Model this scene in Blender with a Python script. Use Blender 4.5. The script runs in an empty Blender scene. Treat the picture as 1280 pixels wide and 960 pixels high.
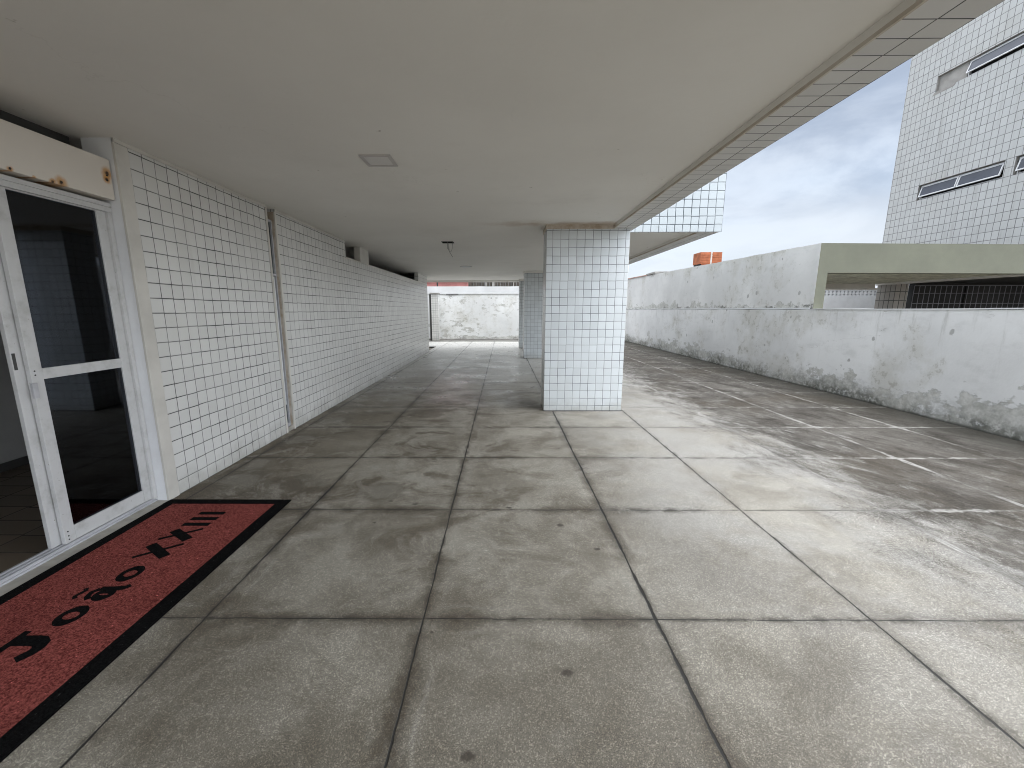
import bpy, bmesh, math, random
from mathutils import Vector, Matrix
random.seed(7)
scene = bpy.context.scene
COL = scene.collection
R = math.radians

# ------------------------------------------------------------------ node helpers
class NT:
    def __init__(s, name, world=False):
        s.mat = bpy.data.worlds.new(name) if world else bpy.data.materials.new(name)
        s.mat.use_nodes = True
        s.t = s.mat.node_tree
        s.t.nodes.clear()
    def n(s, typ, **kw):
        nd = s.t.nodes.new(typ)
        for k, v in kw.items(): setattr(nd, k, v)
        return nd
    def lk(s, a, inp):
        if isinstance(a, bpy.types.NodeSocket): s.t.links.new(a, inp)
        elif a is not None:
            if isinstance(a, (tuple, list)) and len(a) == 3 and inp.type == 'RGBA': a = (*a, 1)
            inp.default_value = a
    def m(s, op, a, b=None, c=None, clamp=False):
        nd = s.n('ShaderNodeMath', operation=op, use_clamp=clamp)
        s.lk(a, nd.inputs[0]); s.lk(b, nd.inputs[1]); s.lk(c, nd.inputs[2])
        return nd.outputs[0]
    def vm(s, op, a, b=None):
        nd = s.n('ShaderNodeVectorMath', operation=op)
        s.lk(a, nd.inputs[0]); s.lk(b, nd.inputs[1])
        return nd.outputs['Value'] if op in ('LENGTH', 'DISTANCE', 'DOT_PRODUCT') else nd.outputs[0]
    def mix(s, f, a, b, mode='MIX'):
        nd = s.n('ShaderNodeMix', data_type='RGBA', blend_type=mode)
        s.lk(f, nd.inputs[0]); s.lk(a, nd.inputs[6]); s.lk(b, nd.inputs[7])
        return nd.outputs[2]
    def noise(s, vec, scale, detail=4, rough=0.5, dist=0.0):
        nd = s.n('ShaderNodeTexNoise')
        s.lk(vec, nd.inputs['Vector']); nd.inputs['Scale'].default_value = scale
        nd.inputs['Detail'].default_value = detail; nd.inputs['Roughness'].default_value = rough
        nd.inputs['Distortion'].default_value = dist
        return nd.outputs['Fac']
    def white(s, vec):
        nd = s.n('ShaderNodeTexWhiteNoise', noise_dimensions='3D'); s.lk(vec, nd.inputs['Vector'])
        return nd.outputs['Value']
    def voro(s, vec, scale, feature='F1', out='Distance', rnd=1.0):
        nd = s.n('ShaderNodeTexVoronoi', feature=feature); s.lk(vec, nd.inputs['Vector'])
        nd.inputs['Scale'].default_value = scale; nd.inputs['Randomness'].default_value = rnd
        return nd.outputs[out]
    def step(s, x, a, b, lo=0.0, hi=1.0):       # smoothstep
        nd = s.n('ShaderNodeMapRange', interpolation_type='SMOOTHSTEP')
        s.lk(x, nd.inputs[0]); s.lk(a, nd.inputs[1]); s.lk(b, nd.inputs[2]); s.lk(lo, nd.inputs[3]); s.lk(hi, nd.inputs[4])
        return nd.outputs[0]
    def pos(s): return s.n('ShaderNodeNewGeometry').outputs['Position']
    def uv(s): return s.n('ShaderNodeUVMap', uv_map='UVMap').outputs[0]
    def sep(s, v):
        nd = s.n('ShaderNodeSeparateXYZ'); s.lk(v, nd.inputs[0]); return nd.outputs
    def com(s, x, y, z):
        nd = s.n('ShaderNodeCombineXYZ'); s.lk(x, nd.inputs[0]); s.lk(y, nd.inputs[1]); s.lk(z, nd.inputs[2]); return nd.outputs[0]
    def bump(s, h, strength=0.5, dist=0.01, normal=None):
        nd = s.n('ShaderNodeBump'); s.lk(h, nd.inputs['Height'])
        nd.inputs['Strength'].default_value = strength; nd.inputs['Distance'].default_value = dist
        if normal is not None: s.lk(normal, nd.inputs['Normal'])
        return nd.outputs[0]
    def pbr(s, col, rough=0.6, normal=None, metal=0.0, spec=0.5, trans=None):
        b = s.n('ShaderNodeBsdfPrincipled'); o = s.n('ShaderNodeOutputMaterial')
        s.lk(col, b.inputs['Base Color']); s.lk(rough, b.inputs['Roughness']); s.lk(metal, b.inputs['Metallic'])
        s.lk(spec, b.inputs['Specular IOR Level'])
        if normal is not None: s.lk(normal, b.inputs['Normal'])
        s.t.links.new(b.outputs[0], o.inputs[0])
        return s.mat

def plain(name, col, rough=0.6, var=0.12, scale=4.0, bump=0.0, bscale=60, metal=0.0, spec=0.5):
    t = NT(name); p = t.pos()
    v = t.noise(p, scale, 6, 0.6)
    c = t.mix(t.step(v, 0.3, 0.7), tuple(x*(1-var) for x in col), tuple(min(1, x*(1+var)) for x in col))
    nm = t.bump(t.noise(p, bscale, 4, 0.6), bump, 0.004) if bump else None
    return t.pbr(c, rough, nm, metal, spec)

def tile_mat(name, pu, pv, gw, tile, grout, rough=0.25, wob=0.0018, var=0.05, dirt=0.0, gvar=0.6, tilt=0.006, grime=False, colw=1.0):
    t = NT(name); uv = t.uv(); s = t.sep(uv)
    pos = t.pos()
    rown = t.m('FLOOR', t.m('DIVIDE', s[1], pv)); coln = t.m('FLOOR', t.m('DIVIDE', s[0], pu))
    wr = t.m('MULTIPLY', t.m('SUBTRACT', t.white(t.com(rown, 3.1, 0)), 0.5), wob*2)
    wc = t.m('MULTIPLY', t.m('SUBTRACT', t.white(t.com(coln, 7.7, 1)), 0.5), wob*2)
    lo = t.m('MULTIPLY', t.m('SUBTRACT', t.noise(uv, 2.2, 2), 0.5), 0.006)
    u = t.m('DIVIDE', t.m('ADD', t.m('ADD', s[0], wr), lo), pu)
    v = t.m('DIVIDE', t.m('ADD', t.m('ADD', s[1], wc), lo), pv)
    du = t.m('MULTIPLY', t.m('PINGPONG', u, 0.5), pu/colw); dv = t.m('MULTIPLY', t.m('PINGPONG', v, 0.5), pv)
    d = t.m('MINIMUM', du, dv)
    gwn = t.m('MULTIPLY', t.m('ADD', 0.65, t.m('MULTIPLY', t.noise(uv, 5.0, 3), 0.7)), gw)
    g = t.m('SUBTRACT', 1.0, t.step(d, t.m('MULTIPLY', gwn, 0.35), t.m('MULTIPLY', gwn, 0.65)))
    idv = t.com(t.m('FLOOR', u), t.m('FLOOR', v), 0.5)
    r1 = t.white(idv); r2 = t.white(t.vm('ADD', idv, (11.3, 4.1, 2.0))); r3 = t.white(t.vm('ADD', idv, (5.3, 9.1, 7.0)))
    base = t.mix(r1, tuple(c*(1-var) for c in tile), tuple(min(.9, c*(1+var*.6)) for c in tile))
    base = t.mix(t.m('MULTIPLY', t.step(t.noise(pos, 0.9, 5, 0.6), 0.45, 0.75), 0.35), base, tuple(c*f*.86 for c, f in zip(tile, (1.0, .97, .91))))
    if dirt:
        st = t.noise(t.com(t.m('MULTIPLY', s[0], 5.0), t.m('MULTIPLY', s[1], 0.5), 0), 1.4, 5, .65)
        base = t.mix(t.m('MULTIPLY', t.step(st, 0.5, 0.8), dirt), base, (0.26, 0.25, 0.22))
    if grime:
        gz = t.m('ADD', t.sep(pos)[2], t.m('MULTIPLY', t.m('SUBTRACT', t.noise(pos, 4, 6, .7), .5), .5))
        base = t.mix(t.m('SUBTRACT', .55, t.step(gz, -.06, .22, 0, .55)), base, (0.33, 0.32, 0.28))
        base = t.mix(t.step(t.noise(t.com(t.m('MULTIPLY', s[0], 6.0), t.m('MULTIPLY', s[1], 0.7), 3), 1.2, 6, .65), .58, .8, 0, .3), base, (0.42, 0.41, 0.37))
    gstr = t.m('ADD', 1-gvar, t.m('MULTIPLY', t.step(t.noise(uv, 1.7, 4, .6), 0.38, 0.6), gvar))
    gcol = t.mix(gstr, tuple(c*.55 for c in tile), grout)
    col = t.mix(g, base, gcol)
    tl = t.m('ADD', t.m('MULTIPLY', t.m('SUBTRACT', t.m('FRACT', u), 0.5), t.m('SUBTRACT', r2, 0.5)),
             t.m('MULTIPLY', t.m('SUBTRACT', t.m('FRACT', v), 0.5), t.m('SUBTRACT', r3, 0.5)))
    h = t.m('ADD', t.m('MULTIPLY', t.step(d, 0.0, gw*1.6), 1.0), t.m('MULTIPLY', tl, tilt*100))
    nm = t.bump(h, 0.5, 0.002)
    ro = t.m('ADD', rough, t.m('MULTIPLY', g, 0.45))
    return t.pbr(col, ro, nm)

# ------------------------------------------------------------------ mesh builder
class MB:
    def __init__(s):
        s.bm = bmesh.new(); s.uvl = s.bm.loops.layers.uv.new('UVMap'); s.o = (0, 0, 0)
    def face(s, pts, smooth=False):
        try: f = s.bm.faces.new([s.bm.verts.new(p) for p in pts])
        except ValueError: return
        f.normal_update(); n = f.normal; f.smooth = smooth
        for l in f.loops:
            x, y, z = (l.vert.co[i]-s.o[i] for i in range(3))
            if abs(n.x) >= abs(n.y) and abs(n.x) >= abs(n.z): l[s.uvl].uv = (y, z)
            elif abs(n.y) >= abs(n.z): l[s.uvl].uv = (x, z)
            else: l[s.uvl].uv = (x, y)
        return f
    def box(s, x0, x1, y0, y1, z0, z1, skip=''):
        a = [(x0,y0,z0),(x1,y0,z0),(x1,y1,z0),(x0,y1,z0),(x0,y0,z1),(x1,y0,z1),(x1,y1,z1),(x0,y1,z1)]
        F = {'b':(3,2,1,0),'t':(4,5,6,7),'s':(0,1,5,4),'e':(1,2,6,5),'n':(2,3,7,6),'w':(3,0,4,7)}
        for k, f in F.items():
            if k not in skip: s.face([a[i] for i in f])
        return s
    def prism(s, poly, axis, a, b):
        """poly: 2D outline extruded along axis (0=x: (y,z); 1=y: (x,z); 2=z: (x,y)) from a to b"""
        def P(p, h): return {0: (h, p[0], p[1]), 1: (p[0], h, p[1]), 2: (p[0], p[1], h)}[axis]
        area = sum(poly[i][0]*poly[(i+1) % len(poly)][1]-poly[(i+1) % len(poly)][0]*poly[i][1] for i in range(len(poly)))
        if (area > 0) == (axis == 1): poly = poly[::-1]
        n = len(poly)
        s.face([P(p, b) for p in poly]); s.face([P(p, a) for p in reversed(poly)])
        for i in range(n):
            p, q = poly[i], poly[(i+1) % n]
            s.face([P(p, a), P(q, a), P(q, b), P(p, b)])
        return s
    def tube(s, pts, r, seg=8, cap=True):
        pts = [Vector(p) for p in pts]; rings = []
        for i, p in enumerate(pts):
            d = (pts[min(i+1, len(pts)-1)]-pts[max(i-1, 0)]).normalized()
            a = d.orthogonal().normalized() if not rings else (prev-d*prev.dot(d)).normalized()
            prev = a; b = d.cross(a)
            rings.append([p+(a*math.cos(2*math.pi*k/seg)+b*math.sin(2*math.pi*k/seg))*r for k in range(seg)])
        for i in range(len(rings)-1):
            for k in range(seg):
                k2 = (k+1) % seg
                s.face([rings[i][k], rings[i][k2], rings[i+1][k2], rings[i+1][k]], True)
        if cap: s.face(rings[0][::-1]); s.face(rings[-1])
        return s
    def disc(s, c, r, h, axis=2, seg=24):
        poly = [(r*math.cos(2*math.pi*k/seg), r*math.sin(2*math.pi*k/seg)) for k in range(seg)]
        i = {0: (1, 2), 1: (0, 2), 2: (0, 1)}[axis]
        return s.prism([(c[i[0]]+p[0], c[i[1]]+p[1]) for p in poly], axis, c[axis], c[axis]+h)
    def build(s, name, mat, parent=None, weld=True, bevel=0.0):
        if weld: bmesh.ops.remove_doubles(s.bm, verts=s.bm.verts, dist=0.0004)
        me = bpy.data.meshes.new(name); 
        pm = Matrix.Translation(-parent.location) if parent and parent.type == 'EMPTY' else (
             Matrix.Translation(-parent.parent.location) if parent and parent.parent else None)
        if pm: s.bm.transform(pm)
        s.bm.to_mesh(me); s.bm.free()
        o = bpy.data.objects.new(name, me); COL.objects.link(o)
        if mat: me.materials.append(mat)
        if parent: o.parent = parent
        if bevel:
            b = o.modifiers.new('bevel', 'BEVEL'); b.width = bevel; b.segments = 2; b.limit_method = 'ANGLE'; b.angle_limit = R(40)
        return o

def grid_holes(mb, axis, at, u0, u1, v0, v1, holes, depth, flip=False, rev=None):
    """a flat rectangle with rectangular openings and reveals going 'depth' along the axis"""
    us = sorted({u0, u1, *[h[0] for h in holes], *[h[1] for h in holes]})
    vs = sorted({v0, v1, *[h[2] for h in holes], *[h[3] for h in holes]})
    def P(u, v, d=0.0): return {0: (at+d, u, v), 1: (u, at+d, v), 2: (u, v, at+d)}[axis]
    def add(pts): mb.face(pts[::-1] if flip else pts)
    for i in range(len(us)-1):
        for j in range(len(vs)-1):
            cu, cv = (us[i]+us[i+1])/2, (vs[j]+vs[j+1])/2
            if any(h[0] < cu < h[1] and h[2] < cv < h[3] for h in holes): continue
            add([P(us[i], vs[j]), P(us[i+1], vs[j]), P(us[i+1], vs[j+1]), P(us[i], vs[j+1])])
    m2 = rev or mb
    for a, b, c, d in holes:
        for p, q in (((a, c), (b, c)), ((b, c), (b, d)), ((b, d), (a, d)), ((a, d), (a, c))):
            pts = [P(*p), P(*p, depth), P(*q, depth), P(*q)]
            m2.face(pts[::-1] if flip else pts)

def thing(name, label, cat, loc=(0, 0, 0), group=None):
    o = bpy.data.objects.new(name, None); COL.objects.link(o)
    o.location = loc; o.empty_display_size = 0.2
    o['label'] = label; o['category'] = cat; o['kind'] = 'thing'
    if group: o['group'] = group
    return o
def tag(o, label, cat, group=None, kind=None):
    o['label'] = label; o['category'] = cat
    if group: o['group'] = group
    o['kind'] = kind or 'thing'
    return o
def struct(o): o['kind'] = 'structure'; return o

# ------------------------------------------------------------------ materials
WHITE_TILE = (0.655, 0.652, 0.630); GROUT = (0.07, 0.078, 0.083)
M = {}
M['tile'] = tile_mat('glazed_white_tile', 0.117, 0.1175, 0.0078, WHITE_TILE, (0.04, 0.04, 0.038), 0.24, gvar=0.55, var=.05, grime=True, colw=.78, tilt=.003)
M['pillar_tile'] = tile_mat('glazed_pillar_tile', 0.117, 0.1175, 0.0066, (0.60, 0.635, 0.65), (0.09, 0.10, 0.108), 0.24, gvar=0.85, var=.06, grime=True, tilt=.003)
M['soffit_tile'] = tile_mat('soffit_tile', 0.15, 0.12, 0.006, (0.62, 0.61, 0.585), (0.03, 0.03, 0.03), 0.35, gvar=0.25)
M['upper_tile'] = tile_mat('facade_tile', 0.117, 0.117, 0.0095, (0.42, 0.46, 0.48), (0.05, 0.06, 0.07), 0.5)
M['neighbour_tile'] = tile_mat('weathered_facade_tile', 0.145, 0.20, 0.013, (0.55, 0.56, 0.55), (0.17, 0.17, 0.168), 0.4, wob=0.004, dirt=0.4, gvar=0.45)
M['column_tile'] = tile_mat('grey_column_tile', 0.16, 0.26, 0.02, (0.34, 0.32, 0.29), (0.05, 0.05, 0.05), 0.5)

def ceiling_mat():
    t = NT('painted_plaster_ceiling'); p = t.pos(); s = t.sep(p)
    n = t.noise(p, 0.5, 6, 0.6)
    c = t.mix(t.step(n, 0.35, 0.7), (0.735, 0.714, 0.668), (0.79, 0.77, 0.724))
    # damp brown stain next to the front pillar
    nd = t.m('ADD', t.m('ABSOLUTE', t.m('SUBTRACT', s[1], 6.12)), t.m('MULTIPLY', t.noise(p, 2.5, 5, .6), 0.55))
    inx = t.m('MULTIPLY', t.step(s[0], -0.6, 0.6), t.m('SUBTRACT', 1.0, t.step(s[0], 1.55, 1.8)))
    c = t.mix(t.m('MULTIPLY', t.m('SUBTRACT', 1.0, t.step(nd, 0.22, 0.48)), t.m('MULTIPLY', inx, 0.65)), c, (0.42, 0.30, 0.20))
    c = t.mix(t.step(t.noise(p, 9.0, 3, .5), 0.74, 0.78), c, (0.5, 0.47, 0.42))
    ck = t.m('ABSOLUTE', t.m('SUBTRACT', t.noise(t.vm('ADD', p, (8, 3, 8)), .45, 7, .58), .5))
    c = t.mix(t.m('MULTIPLY', t.m('SUBTRACT', 1, t.step(ck, .0006, .0022)), t.step(t.noise(p, .8, 2), .5, .6, 0, .12)), c, (0.42, 0.39, 0.34))
    c = t.mix(t.step(t.noise(t.vm('ADD', p, (2, 31, 0)), .9, 6, .65), .55, .75, 0, .22), c, (0.55, 0.515, 0.455))
    nm = t.bump(t.m('ADD', t.noise(p, 1.3, 5, .6), t.m('MULTIPLY', t.noise(p, 60, 3), 0.06)), 0.35, 0.02)
    return t.pbr(c, 0.8, nm, spec=0.25)
M['ceiling'] = ceiling_mat()

def drip_mat():
    t = NT('stained_beam_edge'); p = t.pos()
    n = t.noise(t.vm('MULTIPLY', p, (3, 1.2, 3)), 1.6, 6, .65)
    return t.pbr(t.mix(t.step(n, 0.3, 0.62), (0.40, 0.325, 0.24), (0.58, 0.53, 0.46)), 0.85)
M['drip'] = drip_mat()

COLS = [-2.64, -1.5226, -0.4052, 0.7793, 1.8679, 2.9869, 4.17, 5.28]
def floor_mat():
    t = NT('washed_concrete_slabs'); p = t.pos(); s = t.sep(p)
    w1 = t.m('MULTIPLY', t.m('SUBTRACT', t.noise(p, 3.4, 8, .7), 0.5), 0.022)
    w2 = t.m('MULTIPLY', t.m('SUBTRACT', t.noise(t.vm('ADD', p, (9, 4, 0)), 3.4, 8, .7), 0.5), 0.022)
    x = t.m('ADD', s[0], w1); y = t.m('ADD', s[1], w2)
    dx = None; cid = None
    for c in COLS:
        d = t.m('ABSOLUTE', t.m('SUBTRACT', x, c)); g = t.m('GREATER_THAN', x, c)
        dx = d if dx is None else t.m('MINIMUM', dx, d); cid = g if cid is None else t.m('ADD', cid, g)
    yy = t.m('DIVIDE', t.m('SUBTRACT', y, 1.83), 1.1521)
    dy = t.m('MULTIPLY', t.m('PINGPONG', yy, 0.5), 1.1521)
    rid = t.m('FLOOR', yy); sid = t.com(cid, rid, 0.3)
    rnd = t.white(sid); rnd2 = t.white(t.vm('ADD', sid, (3.7, 1.9, 5.5)))
    # joints
    jn = t.noise(p, 1.1, 4, .6)
    jwx = t.m('ADD', 0.0035, t.m('MULTIPLY', t.step(jn, 0.4, 0.75), 0.007)); jwy = t.m('ADD', 0.0022, t.m('MULTIPLY', t.step(jn, 0.4, 0.8), 0.005))
    jwx = t.m('ADD', jwx, t.m('MULTIPLY', t.m('SUBTRACT', 1, t.step(t.m('ABSOLUTE', t.m('SUBTRACT', s[0], .779)), .02, .06)), t.m('MULTIPLY', t.step(t.noise(p, 5, 5, .7), .35, .65), .006)))
    jx = t.m('SUBTRACT', 1.0, t.step(dx, t.m('MULTIPLY', jwx, .6), t.m('MULTIPLY', jwx, 1.3)))
    jy = t.m('SUBTRACT', 1.0, t.step(dy, t.m('MULTIPLY', jwy, .6), t.m('MULTIPLY', jwy, 1.3)))
    j = t.m('MAXIMUM', jx, jy); dj = t.m('MINIMUM', dx, dy)
    # zones: sheltered / rain-washed band with side light in its colour / weathered yard
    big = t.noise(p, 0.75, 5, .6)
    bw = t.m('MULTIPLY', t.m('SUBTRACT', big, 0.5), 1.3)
    wx = t.m('ADD', s[0], bw)
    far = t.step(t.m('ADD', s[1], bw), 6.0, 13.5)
    gr = t.noise(p, 85, 4, .75); gr2 = t.noise(t.com(t.m('ADD', t.m('MULTIPLY', s[0], 1.5), t.m('MULTIPLY', s[1], .4)), t.m('MULTIPLY', s[1], .8), 2.0), 2.0, 9, .72)
    ob = t.m('ADD', t.m('ADD', t.step(t.m('ADD', s[0], t.m('MULTIPLY', bw, .35)), 1.7, 4.3), t.m('MULTIPLY', t.m('SUBTRACT', gr, .5), 2.0)), t.m('MULTIPLY', t.m('SUBTRACT', gr2, .5), 1.7))
    out = t.m('MULTIPLY', t.step(ob, .22, .66), t.step(s[0], 1.75, 2.2))
    wash_light = t.m('MULTIPLY', t.step(t.m('ADD', s[0], t.m('MULTIPLY', bw, .9)), 0.2, 1.9), t.step(t.m('ADD', s[1], bw), .5, 3.0, .22, 1.0))
    nearw = t.m('SUBTRACT', 1.0, t.step(t.m('ADD', s[1], t.m('MULTIPLY', bw, .8)), 0.6, 3.2))
    # sheltered slabs
    m1 = t.noise(p, 1.6, 8, .66, 0.4); m2 = t.noise(t.vm('ADD', p, (21, 7, 0)), 0.8, 6, .6)
    c = t.mix(t.step(m1, 0.37, 0.63), (0.195, 0.175, 0.138), (0.36, 0.338, 0.288))
    c = t.mix(t.m('MULTIPLY', t.step(m2, 0.42, 0.72), 0.6), c, (0.15, 0.132, 0.10))
    c = t.mix(t.m('MULTIPLY', rnd, 0.35), c, t.mix(rnd2, (0.19, 0.168, 0.132), (0.36, 0.342, 0.296)))
    c = t.mix(t.m('MULTIPLY', nearw, .75), c, (0.66, 0.64, 0.61), 'MULTIPLY')      # darker towards the near end
    # dirt towards the tiled wall
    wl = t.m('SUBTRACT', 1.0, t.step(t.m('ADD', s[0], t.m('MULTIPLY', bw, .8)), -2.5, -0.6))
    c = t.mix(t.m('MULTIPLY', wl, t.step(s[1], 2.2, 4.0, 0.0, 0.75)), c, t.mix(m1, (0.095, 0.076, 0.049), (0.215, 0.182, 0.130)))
    # drip rings and puddle marks
    for (cx, cy, r) in ((-1.02, 3.32, .13), (-2.56, 3.95, .2), (-2.5, 3.45, .25), (-2.5, 4.75, .16), (-2.55, 6.55, .22), (-2.45, 5.6, .16), (-1.9, 3.4, .2)):
        dd = t.m('ADD', t.vm('DISTANCE', t.com(s[0], s[1], 0), (cx, cy, 0)), t.m('MULTIPLY', t.m('SUBTRACT', m1, .5), 0.4))
        c = t.mix(t.m('MULTIPLY', t.m('SUBTRACT', 1, t.step(dd, r*1.0, r*1.8)), .45), c, (0.085, 0.07, 0.05))
        c = t.mix(t.m('MULTIPLY', t.m('SUBTRACT', 1, t.step(dd, r*.7, r*1.0)), .5), c, (0.27, 0.255, 0.215))
    # grime gathered along the slab edges, and tide marks running parallel to them
    ed = t.m('ADD', dj, t.m('MULTIPLY', t.m('SUBTRACT', m1, .5), .22))
    c = t.mix(t.m('MULTIPLY', t.m('SUBTRACT', 1, t.step(ed, .0, .085)), t.step(m2, .40, .58, .2, .85)), c, (0.07, 0.056, 0.038))
    td = t.m('ABSOLUTE', t.m('SUBTRACT', ed, .085))
    c = t.mix(t.m('MULTIPLY', t.m('SUBTRACT', 1, t.step(td, .004, .022)), t.step(t.noise(t.vm('ADD', p, (40, 2, 0)), 1.3, 4, .6), .50, .62, 0.0, .5)), c, (0.30, 0.285, 0.245))
    ns = t.step(s[1], 1.4, 3.2, .38, 1.0)
    # brown smudges
    b1 = t.noise(t.vm('MULTIPLY', t.vm('ADD', p, (7, 55, 0)), (1.0, 1.5, 1)), 1.25, 7, .64, .8)
    c = t.mix(t.m('MULTIPLY', t.m('MULTIPLY', t.step(b1, .50, .62), ns), t.m('SUBTRACT', .74, t.m('MULTIPLY', t.step(wx, -.8, 1.4), .46))), c, (0.088, 0.068, 0.043))
    b2 = t.noise(t.vm('ADD', p, (17, 5, 0)), 2.1, 8, .68, 1.2)
    c = t.mix(t.m('MULTIPLY', t.m('MULTIPLY', t.step(b2, .53, .61), ns), .42), c, (0.36, 0.34, 0.295))
    # washed band, its pale tone also holding light from the open side
    c = t.mix(t.m('MULTIPLY', wash_light, t.step(t.noise(p, 1.1, 8, .68), 0.36, 0.62, 0.22, 1.0)), c, (0.335, 0.325, 0.302))
    c = t.mix(far, c, (0.60, 0.59, 0.555))  # far end lightened to stand in for daylight and sheen there
    # weathered yard: streaks dragged along the yard, brown and black growth, lime bloom
    rot = t.com(t.m('ADD', t.m('MULTIPLY', s[0], 1.7), t.m('MULTIPLY', s[1], 0.5)), t.m('SUBTRACT', t.m('MULTIPLY', s[1], 0.75), t.m('MULTIPLY', s[0], .2)), 0)
    st = t.noise(rot, 1.5, 9, .7, 0.5); st2 = t.noise(t.vm('ADD', rot, (5, 3, 0)), 4.0, 8, .7); pat = t.noise(t.vm('ADD', p, (3, 14, 0)), 0.6, 5, .6)
    yard = t.mix(t.step(st, 0.34, 0.62), (0.056, 0.050, 0.043), (0.13, 0.12, 0.107))
    yard = t.mix(t.m('MULTIPLY', t.step(pat, 0.45, 0.65), .7), yard, t.mix(st2, (0.052, 0.043, 0.033), (0.11, 0.093, 0.072)))
    near = t.m('SUBTRACT', 1.0, t.step(t.m('ADD', s[0], t.m('MULTIPLY', bw, .8)), 2.2, 4.4))
    bloom = t.step(t.m('ADD', t.m('ADD', st2, t.m('MULTIPLY', st, .35)), t.m('ADD', t.m('MULTIPLY', near, 0.17), t.m('MULTIPLY', t.m('SUBTRACT', gr, .5), .35))), 0.77, 0.90)
    yard = t.mix(t.m('MULTIPLY', bloom, 0.8), yard, (0.27, 0.265, 0.25))
    scr = t.noise(t.com(t.m('ADD', t.m('MULTIPLY', s[0], 6.5), t.m('MULTIPLY', s[1], 2.6)), t.m('SUBTRACT', t.m('MULTIPLY', s[1], .8), t.m('MULTIPLY', s[0], .25)), 4.0), 1.6, 8, .72, .6)
    scr2 = t.m('ADD', scr, t.m('MULTIPLY', t.m('SUBTRACT', gr, .5), .32))
    yard = t.mix(t.m('MULTIPLY', t.step(scr2, .56, .70), .5), yard, (0.23, 0.225, 0.205))
    yard = t.mix(t.m('MULTIPLY', t.step(scr, .47, .34), .4), yard, (0.032, 0.028, 0.022))
    iso = t.noise(t.vm('ADD', p, (61, 3, 0)), 2.4, 10, .74)
    yard = t.mix(t.m('MULTIPLY', t.step(t.m('ADD', iso, t.m('MULTIPLY', t.m('SUBTRACT', gr, .5), .3)), .53, .62), .55), yard, (0.20, 0.193, 0.175))
    yard = t.mix(t.m('MULTIPLY', t.step(t.m('ADD', iso, t.m('MULTIPLY', t.m('SUBTRACT', gr, .5), .3)), .45, .36), .65), yard, (0.030, 0.026, 0.020))
    yard = t.mix(t.m('MULTIPLY', t.step(gr, .58, .68), .5), yard, (0.27, 0.262, 0.24))
    c = t.mix(out, c, yard)
    # rim of dark growth at the foot of the yard wall and the far wall
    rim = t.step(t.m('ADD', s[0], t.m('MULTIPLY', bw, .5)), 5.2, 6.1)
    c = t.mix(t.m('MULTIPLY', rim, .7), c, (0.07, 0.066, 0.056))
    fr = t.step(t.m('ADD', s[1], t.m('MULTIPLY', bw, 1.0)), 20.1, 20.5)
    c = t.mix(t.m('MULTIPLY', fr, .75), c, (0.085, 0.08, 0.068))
    # aggregate
    a1 = t.voro(p, 235, out='Color'); a1 = t.sep(a1)[0]
    a2 = t.noise(p, 290, 3, .6)
    c = t.mix(t.step(a1, 0.70, 0.92, 0.0, 1.0), c, (1.85, 1.86, 1.86), 'MULTIPLY')
    c = t.mix(t.m('MULTIPLY', t.step(a2, 0.47, 0.60), 0.9), c, (0.40, 0.39, 0.36), 'MULTIPLY')
    grain = t.noise(p, 60, 5, .7)
    c = t.mix(t.m('MULTIPLY', t.step(grain, 0.45, 0.75), 0.7), c, (0.55, 0.54, 0.52), 'MULTIPLY')
    # loose specks
    sp = t.voro(p, 2.1, out='Distance')
    c = t.mix(t.m('SUBTRACT', 1, t.step(t.m('ADD', sp, t.m('MULTIPLY', t.noise(p, 30, 2), .03)), 0.026, 0.04)), c, (0.035, 0.03, 0.025))
    for (cx, cy, r) in ((-.71, 3.08, .028), (-.346, 1.742, .012), (.28, 1.52, .03), (.42, 2.75, .03), (-.95, 2.78, .02), (.05, 3.02, .024), (.62, 2.45, .026), (-.12, 1.18, .03), (-.92, 3.13, .02)):
        dd = t.m('ADD', t.vm('DISTANCE', t.vm('MULTIPLY', p, (1, 1.5, 0)), (cx, cy*1.5, 0)), t.m('MULTIPLY', t.m('SUBTRACT', t.noise(p, 25, 4, .7), .5), 0.06))
        c = t.mix(t.m('MULTIPLY', t.m('SUBTRACT', 1, t.step(dd, r*.5, r*1.2)), .8), c, (0.04, 0.032, 0.024))
    # joints: dark grime under cover, white lime in the yard
    grime = t.m('MULTIPLY', t.m('SUBTRACT', 1, t.step(dj, 0.004, t.m('ADD', .02, t.m('MULTIPLY', t.step(jn, .45, .7), .07)))), t.step(t.noise(p, 7, 5, .7), .42, .62))
    c = t.mix(t.m('MULTIPLY', grime, .8), c, (0.045, 0.038, 0.028))
    lime = t.step(t.m('ADD', s[0], t.m('MULTIPLY', bw, .6)), 2.5, 3.1)
    lj = t.m('MULTIPLY', t.m('SUBTRACT', 1, t.step(t.m('ADD', dj, t.m('MULTIPLY', t.m('SUBTRACT', st2, .5), .16)), 0.003, 0.03)), lime)
    c = t.mix(t.m('MULTIPLY', lj, t.m('MULTIPLY', t.step(t.noise(t.vm('ADD', p, (2, 8, 0)), 0.9, 5, .65), 0.40, 0.60, 0.28, 0.95), t.step(t.noise(p, 14, 5, .7), .33, .6, .35, 1.0))), c, (0.42, 0.41, 0.385))
    c = t.mix(t.m('MULTIPLY', j, t.m('SUBTRACT', 1, t.m('MULTIPLY', lime, .65))), c, (0.022, 0.021, 0.018))
    h = t.m('ADD', t.m('MULTIPLY', t.m('SUBTRACT', 1, j), 1.0), t.m('ADD', t.m('MULTIPLY', a2, .10), t.m('MULTIPLY', grain, .12)))
    h = t.m('ADD', h, t.m('MULTIPLY', t.noise(p, 3.5, 4), .5))
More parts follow.
